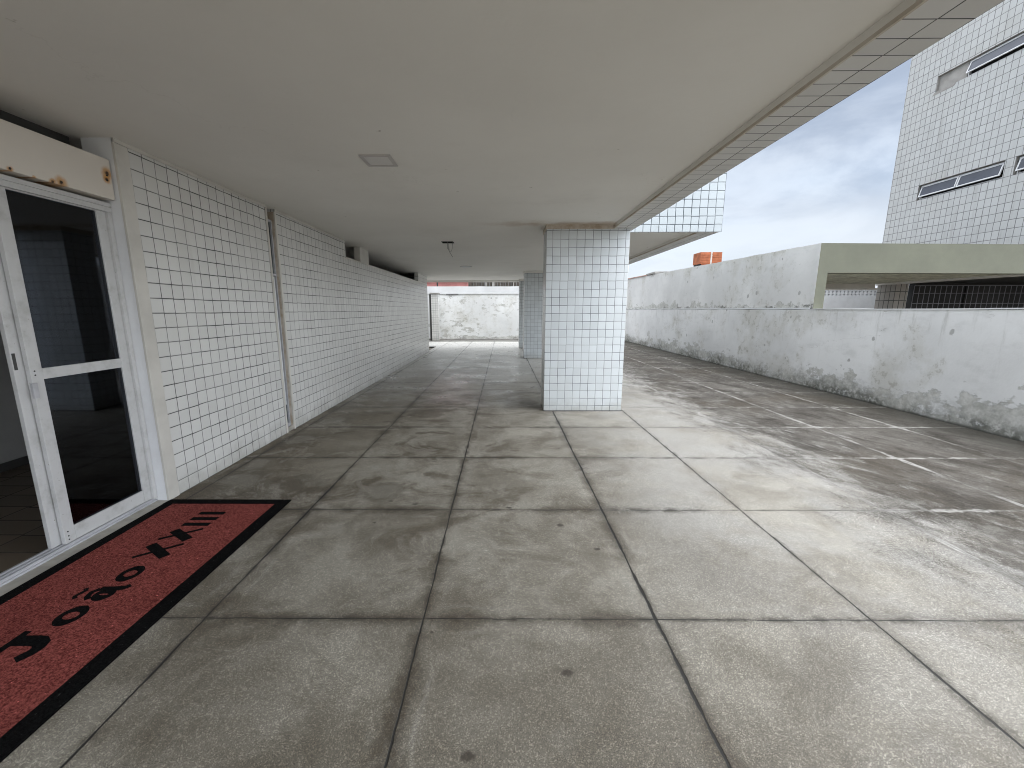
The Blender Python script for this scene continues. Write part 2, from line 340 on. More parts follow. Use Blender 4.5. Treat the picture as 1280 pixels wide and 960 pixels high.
    polish = t.m('MULTIPLY', t.m('SUBTRACT', 1, t.step(wx, 0.6, 2.0)), t.step(s[1], 3.5, 7.5))
    bp_ = t.n('ShaderNodeBump'); t.lk(h, bp_.inputs['Height']); t.lk(t.m('SUBTRACT', .55, t.m('MULTIPLY', polish, .38)), bp_.inputs['Strength']); bp_.inputs['Distance'].default_value = .006; nm = bp_.outputs[0]
    ro = t.m('SUBTRACT', 0.72, t.m('MULTIPLY', polish, t.step(t.noise(p, 1.4, 7, .7), 0.35, 0.65, 0.24, 0.46)))
    return t.pbr(c, ro, nm, spec=t.m('SUBTRACT', 0.5, t.m('MULTIPLY', out, 0.40)))
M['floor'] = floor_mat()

def peel_mat(name, along, low=0.45, amount=0.0, seed=0.0, ledge=1.5, paint=(0.83, 0.835, 0.83), z0=0.0):
    t = NT(name); p0 = t.pos(); p = t.vm('ADD', p0, (seed, seed*1.7, seed*.6)); s = t.sep(p0)
    h = t.m('SUBTRACT', s[2], z0); a = s[along]
    ps = t.vm('MULTIPLY', p, (1, 1, 1) if along < 0 else ((.75, 1, 1.5) if along == 0 else (1, .75, 1.5)))
    n1 = t.noise(ps, 1.5, 9, .66, .3); n2 = t.noise(t.vm('ADD', ps, (13, 5, 3)), 3.4, 8, .65); n3 = t.noise(p, 0.7, 5, .55)
    streak = t.noise(t.com(t.m('MULTIPLY', a, 7.0), t.m('MULTIPLY', s[2], 0.9), seed), 1.0, 6, .65)
    c = t.mix(t.step(n3, 0.35, 0.65), tuple(x*.86 for x in paint), paint)
    c = t.mix(t.m('MULTIPLY', t.step(n2, 0.5, 0.72), 0.30), c, (0.50, 0.505, 0.49))
    c = t.mix(t.m('MULTIPLY', t.step(streak, 0.54, 0.75), t.step(h, 0.4, ledge, 0.0, 0.5)), c, (0.34, 0.335, 0.30))
    # patches of lost paint, more of them low down
    n4 = t.noise(t.vm('ADD', p, (31, 17, 5)), 0.9, 7, .62)
    z = t.m('SUBTRACT', 1, t.step(t.m('ADD', h, t.m('MULTIPLY', t.m('SUBTRACT', n4, .5), 1.5)), low*0.15, low*1.3))
    thr = t.m('SUBTRACT', 0.66-amount, t.m('MULTIPLY', z, 0.20))
    pk = t.m('ADD', t.m('MULTIPLY', n1, .5), t.m('MULTIPLY', n2, .5))
    peel = t.step(pk, thr, t.m('ADD', thr, 0.012))
    edge = t.m('SUBTRACT', t.step(pk, t.m('SUBTRACT', thr, .014), thr), peel)
    pl = t.mix(t.step(t.noise(p, 9, 7, .72), .3, .7), (0.36, 0.36, 0.325), (0.68, 0.675, 0.645))
    c = t.mix(t.m('MULTIPLY', peel, .85), c, pl)
    c = t.mix(t.m('MULTIPLY', edge, .4), c, (0.22, 0.22, 0.20))
    # faint scabs where the paint has worn to grey
    n5 = t.noise(t.vm('ADD', p, (3, 27, 15)), 7.5, 9, .72)
    c = t.mix(t.step(n4, .50, .66, 0, .42), c, (0.50, 0.485, 0.42))
    c = t.mix(t.m('MULTIPLY', t.m('MULTIPLY', t.step(n5, .53, .62), t.step(n4, .48, .62)), .6), c, (0.38, 0.37, 0.325))
    # hairline cracks
    ck = t.m('ABSOLUTE', t.m('SUBTRACT', t.noise(t.vm('ADD', t.vm('MULTIPLY', p, (.5, .5, 2.2)), (8, 8, 8)), .55, 6, .6), .5))
    c = t.mix(t.m('MULTIPLY', t.m('SUBTRACT', 1, t.step(ck, .0008, .003)), t.step(n3, .5, .62, 0, .3)), c, (0.25, 0.25, 0.22))
    # spots
    v = t.voro(t.vm('MULTIPLY', p, (1, 1, .75)), 2.3); sp = t.m('SUBTRACT', 1, t.step(t.m('ADD', v, t.m('MULTIPLY', n2, .32)), .21, .24))
    c = t.mix(t.m('MULTIPLY', sp, .75), c, (0.34, 0.34, 0.325))
    # mould
    mz = t.m('SUBTRACT', 1, t.step(t.m('ADD', h, t.m('MULTIPLY', t.m('SUBTRACT', n2, .5), .7)), 0.0, low*.8))
    mo = t.m('MULTIPLY', mz, t.step(t.noise(p, 13, 7, .75), 0.34, 0.56))
    mo = t.m('MULTIPLY', mo, t.step(t.noise(t.vm('ADD', p, (77, 41, 0)), .8, 4, .6), .36, .62, .12, 1.0))
    c = t.mix(t.m('MULTIPLY', mo, .85), c, (0.075, 0.078, 0.06))
    c = t.mix(t.m('MULTIPLY', t.m('SUBTRACT', 1, t.step(h, 0.0, 0.05)), .85), c, (0.05, 0.05, 0.042))
    hh = t.m('ADD', t.m('MULTIPLY', peel, -1.0), t.m('ADD', t.m('MULTIPLY', t.noise(p, 25, 5, .6), .5), t.m('MULTIPLY', n3, 3.0)))
    return t.pbr(c, 0.85, t.bump(hh, 0.5, 0.008), spec=0.25)
M['yard_wall'] = peel_mat('peeling_white_paint', 1, 0.5, 0.01)
M['upper_wall'] = peel_mat('stained_white_paint', 1, 0.10, 0.03, 4.2, 2.8, (0.78, 0.78, 0.765), 1.56)
M['far_wall'] = peel_mat('blotched_white_paint', 0, 0.16, 0.085, 8.9, 2.4, (0.82, 0.83, 0.82))

M['white_plaster'] = plain('white_plaster', (0.70, 0.71, 0.715), 0.7, 0.07, 1.5, 0.2)
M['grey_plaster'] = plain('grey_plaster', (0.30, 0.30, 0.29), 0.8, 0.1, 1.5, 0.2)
M['cream'] = plain('cream_trim', (0.56, 0.54, 0.495), 0.6, 0.08, 3)
M['dark'] = plain('dark_paint_and_shade', (0.018, 0.018, 0.018), 0.7)  # real dark parts, plus shade painted into holes, recesses and interiors
M['dark_beam'] = plain('dark_metal_track', (0.05, 0.05, 0.048), 0.5)
M['concrete'] = plain('old_concrete', (0.33, 0.32, 0.30), 0.85, 0.2, 3, 0.4)
M['sill'] = plain('cement_sill', (0.36, 0.34, 0.30), 0.8, 0.2, 6, 0.3, 90)
M['green'] = plain('olive_render', (0.118, 0.122, 0.088), 0.75, 0.1, 1.2, 0.25)
M['olive'] = plain('olive_reflection', (0.16, 0.16, 0.12), 0.6)
M['wood'] = plain('grey_green_slats', (0.42, 0.42, 0.34), 0.7, 0.3, 5)
M['pale_lattice'] = plain('white_lattice', (0.84, 0.85, 0.86), 0.6, 0.05)
M['wire'] = plain('pale_wire', (0.22, 0.22, 0.25), 0.5)
M['cable'] = plain('grey_cable', (0.12, 0.115, 0.10), 0.6)
M['lamp'] = plain('frosted_diffuser', (0.66, 0.64, 0.615), 0.5, 0.03)
M['lampframe'] = plain('lamp_trim', (0.50, 0.47, 0.45), 0.5, 0.05)
M['clay'] = plain('hollow_clay_brick', (0.42, 0.135, 0.06), 0.8, 0.22, 7, 0.5, 40)
M['mortar'] = plain('pale_mortar', (0.6, 0.56, 0.52), 0.9, 0.1, 8)
M['red_roof'] = plain('red_roof_tiles', (0.52, 0.17, 0.15), 0.8, 0.25, 3)
M['old_clay'] = plain('mossy_clay_tiles', (0.26, 0.15, 0.115), 0.85, 0.35, 6)
M['pink'] = plain('faded_pink_render', (0.60, 0.27, 0.25), 0.8, 0.15, 1.5)
M['hedge'] = plain('dark_weathered_boards', (0.05, 0.042, 0.032), 0.8, 0.5, 5)
M['ground'] = plain('bare_earth', (0.16, 0.14, 0.11), 0.9, 0.2, 0.3)
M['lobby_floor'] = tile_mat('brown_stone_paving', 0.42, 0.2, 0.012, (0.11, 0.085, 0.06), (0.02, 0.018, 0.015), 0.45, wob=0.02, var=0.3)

def alu_mat():
    t = NT('white_aluminium'); p = t.pos()
    c = t.mix(t.step(t.noise(p, 8, 6, .65), .45, .75), (0.53, 0.53, 0.525), (0.41, 0.41, 0.395))
    c = t.mix(t.step(t.noise(p, 55, 4, .6), .68, .74), c, (0.28, 0.26, 0.23))
    return t.pbr(c, 0.38, spec=0.5)
M['alu'] = alu_mat()
M['alu_grey'] = plain('dull_aluminium', (0.42, 0.42, 0.44), 0.4, 0.1, 12)
M['window_frame'] = plain('bare_aluminium', (0.66, 0.67, 0.68), 0.35, 0.08, 10)

def box_mat():
    t = NT('rusting_cream_sheet'); p = t.pos()
    n = t.noise(p, 28, 5, .65)
    c = t.mix(t.noise(p, 2.0, 5, .6), (0.62, 0.57, 0.50), (0.70, 0.655, 0.59))
    for (y, z, r) in ((2.478, 2.341, .016), (2.754, 2.350, .034), (3.083, 2.505, .036), (3.077, 2.462, .026), (2.70, 2.338, .02), (2.60, 2.330, .012)):
        d = t.m('ADD', t.vm('DISTANCE', t.vm('MULTIPLY', p, (0, 1, 1)), (0, y, z)), t.m('MULTIPLY', t.m('SUBTRACT', n, .5), .03))
        c = t.mix(t.m('MULTIPLY', t.m('SUBTRACT', 1, t.step(d, r*.5, r*1.5)), .8), c, (0.50, 0.24, 0.045))
        c = t.mix(t.m('SUBTRACT', 1, t.step(d, r*.15, r*.6)), c, (0.05, 0.02, 0.008))
    return t.pbr(c, 0.5)
M['shutter_box'] = box_mat()

def glass_mat(name, tint, rough=0.03):
    t = NT(name)
    tr = t.n('ShaderNodeBsdfTransparent'); tr.inputs[0].default_value = (*tint, 1)
    gl = t.n('ShaderNodeBsdfGlossy'); gl.inputs['Color'].default_value = (.85, .9, 1, 1); gl.inputs['Roughness'].default_value = rough
    fr = t.n('ShaderNodeFresnel'); fr.inputs[0].default_value = 1.5
    mx = t.n('ShaderNodeMixShader'); o = t.n('ShaderNodeOutputMaterial')
    t.t.links.new(fr.outputs[0], mx.inputs[0]); t.t.links.new(tr.outputs[0], mx.inputs[1]); t.t.links.new(gl.outputs[0], mx.inputs[2]); t.t.links.new(mx.outputs[0], o.inputs[0])
    return t.mat
M['door_glass'] = glass_mat('smoked_door_glass', (0.16, 0.17, 0.18))
M['slit_glass'] = glass_mat('greenish_glass', (0.62, 0.66, 0.6), 0.15)
def win_glass():
    t = NT('frosted_window_glass')
    n = t.noise(t.pos(), 2.0, 4, .6)
    return t.pbr(t.mix(n, (0.035, 0.04, 0.052), (0.095, 0.105, 0.13)), 0.22, spec=0.5)
M['win_glass'] = win_glass()

def carpet(name, a, b, grainscale=260):
    t = NT(name); p = t.pos()
    n = t.noise(p, grainscale*.45, 4, .8); n2 = t.noise(p, 3.5, 6, .6); v = t.voro(p, 220)
    c = t.mix(t.step(n, .40, .60), a, b)
    c = t.mix(t.m('MULTIPLY', t.step(n2, .45, .8), .35), c, tuple(x*.5 for x in a))
    c = t.mix(t.step(t.noise(p, 70, 2, .5), .70, .74), c, tuple(min(1, x*2.2+.03) for x in b))
    return t.pbr(c, 0.95, t.bump(t.m('ADD', v, n), 0.9, 0.006), spec=0.02)
M['mat_red'] = carpet('maroon_loop_carpet', (0.115, 0.026, 0.022), (0.40, 0.112, 0.095))
M['mat_black'] = carpet('black_loop_carpet', (0.004, 0.004, 0.004), (0.012, 0.012, 0.012))

# ------------------------------------------------------------------ ground and floor
mb = MB(); mb.face([(-300, -300, -.06), (300, -300, -.06), (300, 300, -.06), (-300, 300, -.06)])
struct(mb.build('ground', M['ground']))
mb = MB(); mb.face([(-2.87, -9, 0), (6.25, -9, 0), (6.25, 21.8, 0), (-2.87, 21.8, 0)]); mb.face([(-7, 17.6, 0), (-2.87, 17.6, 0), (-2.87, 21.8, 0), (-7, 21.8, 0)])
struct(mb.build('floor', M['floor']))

# ------------------------------------------------------------------ own building overhead
ZC = 2.755; ZB = 2.70
bld = thing('apartment_building', 'white tiled apartment block overhead, its plain painted ceiling sheltering the paved passage', 'building', (1.9, 6.4, ZB))
mb = MB()
HOLE = (-1.10, -0.885, 7.60, 7.82)
grid_holes(mb, 2, ZC, -9, 1.603, -1.6, 6.4, [], 0.1, True)
rv = MB(); grid_holes(mb, 2, ZC, -9, 2.958, 6.4, 17.3, [HOLE], 0.12, True, rv)
mb.build('ceiling', M['ceiling'], bld)
mb = rv; mb.box(HOLE[0]-.02, HOLE[1]+.02, HOLE[2]-.02, HOLE[3]+.02, ZC+.12, ZC+.2); mb.build('ceiling_recess', M['dark'], bld)  # recess sides coloured black in place of deep shade
# tiled beams that edge the slab
mb = MB(); mb.o = (1.60, 1.886, ZB)
mb.box(1.606, 1.90, -1.6, 6.4, ZB, ZB+.18)
mb.build('edge_beam', M['soffit_tile'], bld)
mb = MB(); mb.o = (2.96, 1.886, ZB)
mb.box(2.961, 3.26, 6.43, 17.6, ZB, ZB+.18); mb.box(1.90, 2.961, 6.43, 6.52, ZB, ZB+.18)
mb.build('edge_beam', M['soffit_tile'], bld)
mb = MB(); mb.box(-9, 2.961, 17.3, 17.6, ZB, ZB+.18); mb.build('end_beam', M['ceiling'], bld)
mb = MB(); mb.box(1.594, 1.606, -1.6, 6.4, ZB-.003, ZB+.016); mb.build('beam_drip_edge', M['drip'], bld)
mb = MB(); mb.box(2.949, 2.961, 6.52, 17.3, ZB-.003, ZB+.016); mb.build('beam_drip_edge', M['drip'], bld)
mb = MB(); mb.box(1.596, 1.606, -1.6, 6.4, ZB+.0161, ZC+.02); mb.build('beam_side', M['ceiling'], bld)
mb = MB(); mb.box(2.951, 2.961, 6.52, 17.3, ZB+.0161, ZC+.02); mb.build('beam_side', M['ceiling'], bld)
mb = MB(); mb.o = (3.262, 6.40, ZB-.02)
mb.box(-9, 1.902, -1.63, 6.40, ZB+.18, 5.8); mb.box(-9, 3.262, 6.40, 17.62, ZB+.18, 5.8)  # unseen upper storeys kept low to admit more sky light
mb.box(1.902, 3.262, 6.40, 6.43, ZB-.005, ZB+.18)
mb.build('upper_facade', M['upper_tile'], bld)

# ------------------------------------------------------------------ pillars
for (x0, x1, y0, y1, lab) in ((0.637, 1.838, 6.17, 6.62, 'nearest and widest white tiled pillar, standing at the edge of the passage'),
                              (0.690, 1.840, 13.2, 13.7, 'white tiled pillar half hidden behind the nearest pillar'),
                              (0.672, 1.840, 16.8, 17.28, 'farthest white tiled pillar, only a thin strip showing by the bright far wall')):
    pl = thing('tiled_pillar', lab, 'pillar', ((x0+x1)/2, (y0+y1)/2, 0), 'tiled pillars along the passage')
    mb = MB(); mb.o = (x0-.03, y0, -.03); mb.box(x0, x1, y0, y1, 0, ZC+.02)
    mb.build('tiled_shaft', M['pillar_tile'], pl, bevel=.004)
    mb = MB(); mb.box(x0-.012, 1.59, y0-.018, y1+.02, 2.695, ZC+.01); mb.build('capital', M['drip'] if y0 < 7 else M['ceiling'], pl, bevel=.004)
    mb = MB(); mb.box(x0-.004, x1+.004, y0-.004, y1+.004, 0.0, .012); mb.build('base_joint', M['dark_beam'], pl)

# ------------------------------------------------------------------ left tiled walls
XW = -2.765
w = thing('tiled_wall', 'shorter white tiled wall section beside the glass door', 'wall', (XW, 4.1, 0), 'tiled walls on the left of the passage')
mb = MB(); mb.o = (0, 3.243, 0.0); mb.box(XW-.16, XW, 3.139, 5.03, 0, ZC); mb.build('tiled_face', M['tile'], w)
mb = MB(); mb.box(XW-.012, XW+.008, 3.128, 3.238, 0, ZC-.03); mb.build('corner_trim', M['cream'], w, bevel=.003)
mb = MB(); mb.box(XW-.01, XW+.010, 3.13, 5.03, ZC-.028, ZC+.003); mb.build('top_trim', M['cream'], w)
mb = MB(); mb.box(XW-.01, XW+.008, 5.004, 5.036, 0, ZC-.03); mb.build('end_trim', M['cream'], w, bevel=.003)

w = thing('tiled_wall', 'long white tiled wall running to the far end, stepped down below the ceiling', 'wall', (XW, 10, 0), 'tiled walls on the left of the passage')
mb = MB(); mb.o = (0, 5.22, 0.0)
mb.box(XW-.16, XW, 5.2, 7.45, 0, ZC); mb.box(XW-.13, XW, 7.4501, 15.3, 0, 2.455)
mb.build('tiled_face', M['tile'], w)
mb = MB(); mb.box(XW-.16, XW+.008, 7.4501, 15.3, 2.455, 2.475); mb.build('wall_coping', M['cream'], w)
for (a, b, dx) in ((8.22, 8.74, .12), (13.75, 15.3, .13)):
    mb = MB(); mb.o = (0, a, 2.45-.05); mb.box(XW-dx, XW-.004, a, b, 2.475, ZC+.01); mb.build('top_pier', M['tile'] if a > 9 else M['cream'], w)
mb = MB(); mb.box(XW-.01, XW+.008, 5.194, 5.232, 0, ZC-.03); mb.build('corner_trim', M['cream'], w, bevel=.003)
mb = MB(); mb.box(XW-.01, XW+.010, 5.2, 7.45, ZC-.028, ZC+.003); mb.build('top_trim', M['cream'], w)

# slit window in the gap between the two walls
sw = thing('slit_window', 'tall narrow aluminium framed slit window between the two tiled wall sections', 'window', (-2.83, 5.11, 0))
mb = MB(); mb.box(-2.83, -2.790, 5.036, 5.052, .06, 2.62); mb.box(-2.83, -2.786, 5.148, 5.164, .06, 2.62)
mb.box(-2.825, -2.790, 5.052, 5.148, 2.59, 2.62); mb.box(-2.825, -2.790, 5.052, 5.148, .06, .1)
mb.box(-2.825, -2.784, 5.052, 5.148, 1.965, 1.99)
fr = mb.build('frame', M['alu_grey'], sw, bevel=.003)
mb = MB(); mb.box(-2.815, -2.808, 5.052, 5.148, .1, 2.59); mb.build('pane', M['slit_glass'], sw)
mb = MB(); mb.box(-2.806, -2.792, 5.092, 5.120, .35, 1.955); mb.build('light_strip', M['white_plaster'], sw, bevel=.003)
mb = MB(); mb.box(-2.915, -2.772, 5.0305, 5.0355, .06, 2.72); mb.box(-2.915, -2.772, 5.1935, 5.1995, .06, 2.72); mb.build('reveal', M['drip'], sw)
mb = MB(); mb.box(-2.92, -2.91, 5.036, 5.193, .06, 2.72); mb.build('reflection_board', M['olive'], sw)  # olive board painted in for the reflection seen in the pane
mb = MB(); mb.box(-2.89, XW-.005, 5.03, 5.2, 0.002, .06); mb.build('sill', M['sill'], sw)
mb = MB(); mb.box(-2.95, -2.90, 5.03, 5.2, 2.62, ZC); mb.build('back_board', M['dark'], sw)

# ------------------------------------------------------------------ rooms behind the left walls
lw = thing('lobby_wall', 'plain pale wall inside the dark lobby behind the glass door', 'wall', (-4.87, 1.5, 0))
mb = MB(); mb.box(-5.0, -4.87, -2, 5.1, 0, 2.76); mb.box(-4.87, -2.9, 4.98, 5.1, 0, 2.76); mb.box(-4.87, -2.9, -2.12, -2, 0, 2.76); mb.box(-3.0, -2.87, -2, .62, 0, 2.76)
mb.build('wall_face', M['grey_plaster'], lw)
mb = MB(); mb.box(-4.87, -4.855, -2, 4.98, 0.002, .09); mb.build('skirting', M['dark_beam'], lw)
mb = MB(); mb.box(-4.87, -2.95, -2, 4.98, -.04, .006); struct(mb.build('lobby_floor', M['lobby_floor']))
mb = MB(); mb.box(-9.1, -9, 5, 17.4, 0, 2.76); mb.box(-9, -2.9, 15.3, 15.42, 0, 2.76); mb.box(-9, -5, 5, 5.1, 0, 2.76)
tag(mb.build('service_room_wall', M['grey_plaster']), 'dim room wall glimpsed through the dark slot above the long tiled wall', 'wall')

# ------------------------------------------------------------------ sliding door
door = thing('sliding_door', 'white aluminium sliding door with smoked glass, pushed half open', 'door', (-2.9, 2.1, 0))
mb = MB(); mb.box(-2.985, -2.845, 0.7, 3.128, 2.285, 2.315); mb.box(-2.87, -2.848, 0.7, 3.128, 2.25, 2.2849); mb.box(-2.92, -2.90, .7, 3.128, 2.25, 2.2849)
mb.box(-2.985, -2.85, 3.095, 3.1275, .03, 2.2495); mb.box(-2.985, -2.85, .7, .735, .03, 2.2495)
fr = mb.build('frame', M['alu'], door, bevel=.003)
mb = MB(); mb.box(-2.985, -2.855, .7, 3.128, .004, .016); mb.box(-2.872, -2.866, .7, 3.128, .016, .034); mb.box(-2.906, -2.898, .7, 3.128, .016, .034); mb.box(-2.94, -2.932, .7, 3.128, .016, .034)
mb.build('floor_track', M['alu_grey'], door)
def leaf(x, y0, y1, label=None):
    T = .014
    mb = MB()
    for a, b in ((y0, y0+.068), (y1-.065, y1)): mb.box(x-T, x+T, a, b, .036, 2.275)
    mb.box(x-T+.001, x+T-.001, y0+.068, y1-.065, .036, .135); mb.box(x-T+.001, x+T-.001, y0+.068, y1-.065, 2.243, 2.275); mb.box(x-T+.001, x+T-.001, y0+.068, y1-.065, 1.128, 1.196)
    f = mb.build('sliding_leaf', M['alu'], door, bevel=.003)
    for a, b in ((.135, 1.128), (1.196, 2.243)):
        m2 = MB(); m2.box(x-.003, x+.003, y0+.066, y1-.063, a-.002, b+.002); m2.build('glass', M['door_glass'], f)
    return f
l1 = leaf(-2.884, 2.428, 3.094); l2 = leaf(-2.922, 2.378, 3.05)
mb = MB(); mb.box(-2.872, -2.855, 2.414, 2.444, 1.02, 1.115); mb.build('handle', M['alu_grey'], l1, bevel=.003)
for z in (1.16, 1.185, .085, .115, .06):
    mb = MB(); mb.disc((-2.8699, 2.452, z), .0045, .002, 0, 10); mb.build('screw_hole', M['dark'], l1)
mb = MB(); mb.box(-2.909, -2.9055, 2.384, 2.40, 1.2, 1.3); mb.build('lock_slot', M['dark_beam'], l2)
mb = MB(); mb.box(-2.99, -2.766, 3.130, 3.138, 0, ZC); mb.build('door_jamb', M['white_plaster'], door)
mb = MB(); mb.box(-2.99, -2.752, .7, 3.128, 0.0005, .004); mb.build('sill', M['sill'], door)

sb = thing('shutter_box', 'cream sheet metal shutter box with rust spots above the glass door', 'shutter box', (-2.88, 1.9, 2.32))
mb = MB(); mb.box(-2.97, -2.80, .7, 3.118, 2.333, 2.605); mb.build('housing', M['shutter_box'], sb, bevel=.004)
mb = MB(); mb.box(-3.2, -3.06, .7, 3.118, 2.62, 2.755); mb.build('track', M['dark_beam'], sb)
for (y, z) in ((2.754, 2.352), (3.081, 2.49), (3.077, 2.458), (2.478, 2.346)):
    mb = MB(); mb.disc((-2.8, y, z), .006, .003, 0, 10); mb.build('bolt', M['dark'], sb)

# ------------------------------------------------------------------ doormat with lettering
dm = thing('doormat', 'maroon doormat with black border and black lettering outside the glass door', 'doormat', (-2.25, 2.05, 0.004))
X0, X1, Y0, Y1 = -2.748, -1.745, 0.98, 3.133
ix0, ix1, iy0, iy1 = -2.665, -1.842, 1.07, 3.05
mb = MB(); mb.box(ix0, ix1, iy0, iy1, .003, .0125); mb.build('carpet', M['mat_red'], dm)
mb = MB()
mb.box(X0, X1, Y0, iy0, .003, .0115); mb.box(X0, X1, iy1, Y1, .003, .0115); mb.box(X0, ix0, iy0, iy1, .003, .0115); mb.box(ix1, X1, iy0, iy1, .003, .0115)
mb.build('border', M['mat_black'], dm, bevel=.003)
TZ0, TZ1 = .0127, .0142
def W(u, v): return (-2.14-v, u)
def ribbon(mb, pts, wid, closed=False, k=0.0):
    n = len(pts); L = []; Rr = []
    for i, p in enumerate(pts):
        a = pts[(i-1) % n] if (closed or i > 0) else p; b = pts[(i+1) % n] if (closed or i < n-1) else p
        dx, dy = b[0]-a[0], b[1]-a[1]; l = math.hypot(dx, dy) or 1
        w_ = wid(i/(n-1)) if callable(wid) else wid
        nx, ny = -dy/l*w_/2, dx/l*w_/2
        L.append((p[0]+nx, p[1]+ny)); Rr.append((p[0]-nx, p[1]-ny))
    for i in range(n if closed else n-1):
        j = (i+1) % n
        q = [W(*L[i]), W(*Rr[i]), W(*Rr[j]), W(*L[j])]
        mb.prism([(x, y) for x, y in q], 2, TZ0+k, TZ1+k)
def ell(cx, cy, rx, ry, n=28, rot=0.0, a0=0, a1=360):
    o = []
    for i in range(n):
        a = R(a0+(a1-a0)*i/(n if a1-a0 == 360 else n-1)); x, y = rx*math.cos(a), ry*math.sin(a)
        o.append((cx+x*math.cos(rot)-y*math.sin(rot), cy+x*math.sin(rot)+y*math.cos(rot)))
    return o
def ring(mb, cx, cy, rx, ry):
    n = 32; A = [(cx+rx*math.cos(2*math.pi*i/n), cy+ry*math.sin(2*math.pi*i/n)) for i in range(n)]
    B = [(cx+(rx-.044)*math.cos(2*math.pi*i/n), cy+(ry-.027)*math.sin(2*math.pi*i/n)) for i in range(n)]
    for i in range(n):
        j = (i+1) % n
        mb.prism([W(*A[i]), W(*A[j]), W(*B[j]), W(*B[i])], 2, TZ0, TZ1)
def bar(mb, p, q, w_, k=0.0): ribbon(mb, [p, q], w_, k=k)
mb = MB()       # letters: J o a~ o X X I I I
bar(mb, (1.565, .170), (1.722, .170), .034, .0002)
ribbon(mb, [(1.664, .16), (1.666, .08), (1.662, .045), (1.648, .022), (1.625, .012), (1.595, .016), (1.556, .040)], lambda s: .062-.022*max(0, s-.4))
mb.build('letter', M['mat_black'], dm)
mb = MB(); ring(mb, 1.826, .070, .072, .063); mb.build('letter', M['mat_black'], dm)
mb = MB()
ring(mb, 1.985, .055, .052, .052); ribbon(mb, [(2.030, .118), (2.034, .03), (2.040, -.01), (2.062, -.026)], .034, k=.0002)
ribbon(mb, [(1.945, .105), (1.965, .128), (2.0, .138), (2.028, .118)], .028, k=.0004)
ribbon(mb, [(1.950, .180), (1.968, .198), (1.992, .192), (2.016, .186), (2.034, .202)], .022)
mb.build('letter', M['mat_black'], dm)
mb = MB(); ring(mb, 2.165, .070, .074, .060); mb.build('letter', M['mat_black'], dm)
mb = MB(); bar(mb, (2.465, .205), (2.335, .005), .06); bar(mb, (2.322, .203), (2.478, -.005), .025, .0002); mb.build('letter', M['mat_black'], dm)
mb = MB(); bar(mb, (2.645, .190), (2.530, .008), .06); bar(mb, (2.532, .212), (2.668, .002), .025, .0002); mb.build('letter', M['mat_black'], dm)
for u in (2.730, 2.812, 2.895):
    mb = MB(); bar(mb, (u, .195), (u, .0), .041); mb.build('letter', M['mat_black'], dm)

# ------------------------------------------------------------------ ceiling fittings
cl = thing('ceiling_light', 'small square recessed ceiling panel light, switched off', 'ceiling light', (-1.01, 3.6, ZC), None)
mb = MB()
a, b, c_, d = -1.135, -.885, 3.468, 3.722
for q in ((a, b, c_, c_+.03), (a, b, d-.03, d), (a, a+.03, c_+.03, d-.03), (b-.03, b, c_+.03, d-.03)): mb.box(*q, ZC-.009, ZC+.002)
mb.build('frame', M['lampframe'], cl, bevel=.002)
mb = MB(); mb.box(a+.03, b-.03, c_+.03, d-.03, ZC-.005, ZC+.002); mb.build('diffuser', M['lamp'], cl)
cl = thing('ceiling_light', 'round white ceiling lamp lying nearly flush beyond the hole with hanging wires', 'ceiling light', (-1.03, 11.85, ZC))
mb = MB(); mb.disc((-1.03, 11.85, ZC-.006), .17, .008, 2, 28); mb.build('lamp_body', M['lampframe'], cl)
mb = MB(); mb.disc((-1.03, 11.85, ZC-.016), .145, .0099, 2, 28); mb.build('diffuser', M['white_plaster'], cl, bevel=.004)
hw = thing('hanging_wires', 'thin loose cables dangling from the square hole in the ceiling', 'cable', (-.95, 7.65, ZC))
for i, pts in enumerate(([(-.985, 7.66, 2.87), (-.983, 7.655, 2.70), (-.975, 7.65, 2.62), (-.945, 7.65, 2.56), (-.900, 7.66, 2.49)],
            [(-.905, 7.66, 2.87), (-.902, 7.65, 2.72), (-.91, 7.65, 2.63), (-.935, 7.65, 2.575), (-.965, 7.65, 2.63), (-.97, 7.66, 2.72)],
            [(-1.0, 7.70, 2.87), (-1.0, 7.69, 2.70), (-.998, 7.69, 2.64)])):
    mb = MB(); mb.tube(pts, .0032, 6); mb.build('cable', M['cable'], hw)

# ------------------------------------------------------------------ yard wall on the right
def rough_top(y0, y1, z0, z1, n, amp):
    return [(y0+(y1-y0)*i/n, z0+(z1-z0)*i/n+(random.uniform(-amp, amp) if 0 < i < n else 0)) for i in range(n+1)]
yw = thing('boundary_wall', 'long white boundary wall with peeling paint and mouldy foot beside the yard', 'wall', (6.2, 8, 0))
mb = MB(); mb.prism([(-9, -.1)]+rough_top(-9, 21.7, 1.535, 1.56, 90, .004)+[(21.7, -.1)], 0, 6.17, 6.33); mb.build('lower_wall', M['yard_wall'], yw)
mb = MB(); mb.prism([(8.325, 1.5)]+rough_top(8.325, 21.7, 2.822, 3.06, 60, .006)+[(21.7, 1.5)], 0, 6.195, 6.33); mb.build('upper_wall', M['upper_wall'], yw)
mb = MB()
pts = rough_top(-9, 8.4, 1.552, 1.566, 50, .004)
mb.prism([(y, z-.016) for y, z in pts]+[(y, z) for y, z in reversed(pts)], 0, 6.16, 6.34)
pts = rough_top(8.4, 21.7, 1.575, 1.59, 40, .004)
mb.prism([(y, z-.02) for y, z in pts]+[(y, z+.012) for y, z in reversed(pts)], 0, 6.172, 6.20)
mb.build('wall_coping', M['white_plaster'], yw)
mb = MB()
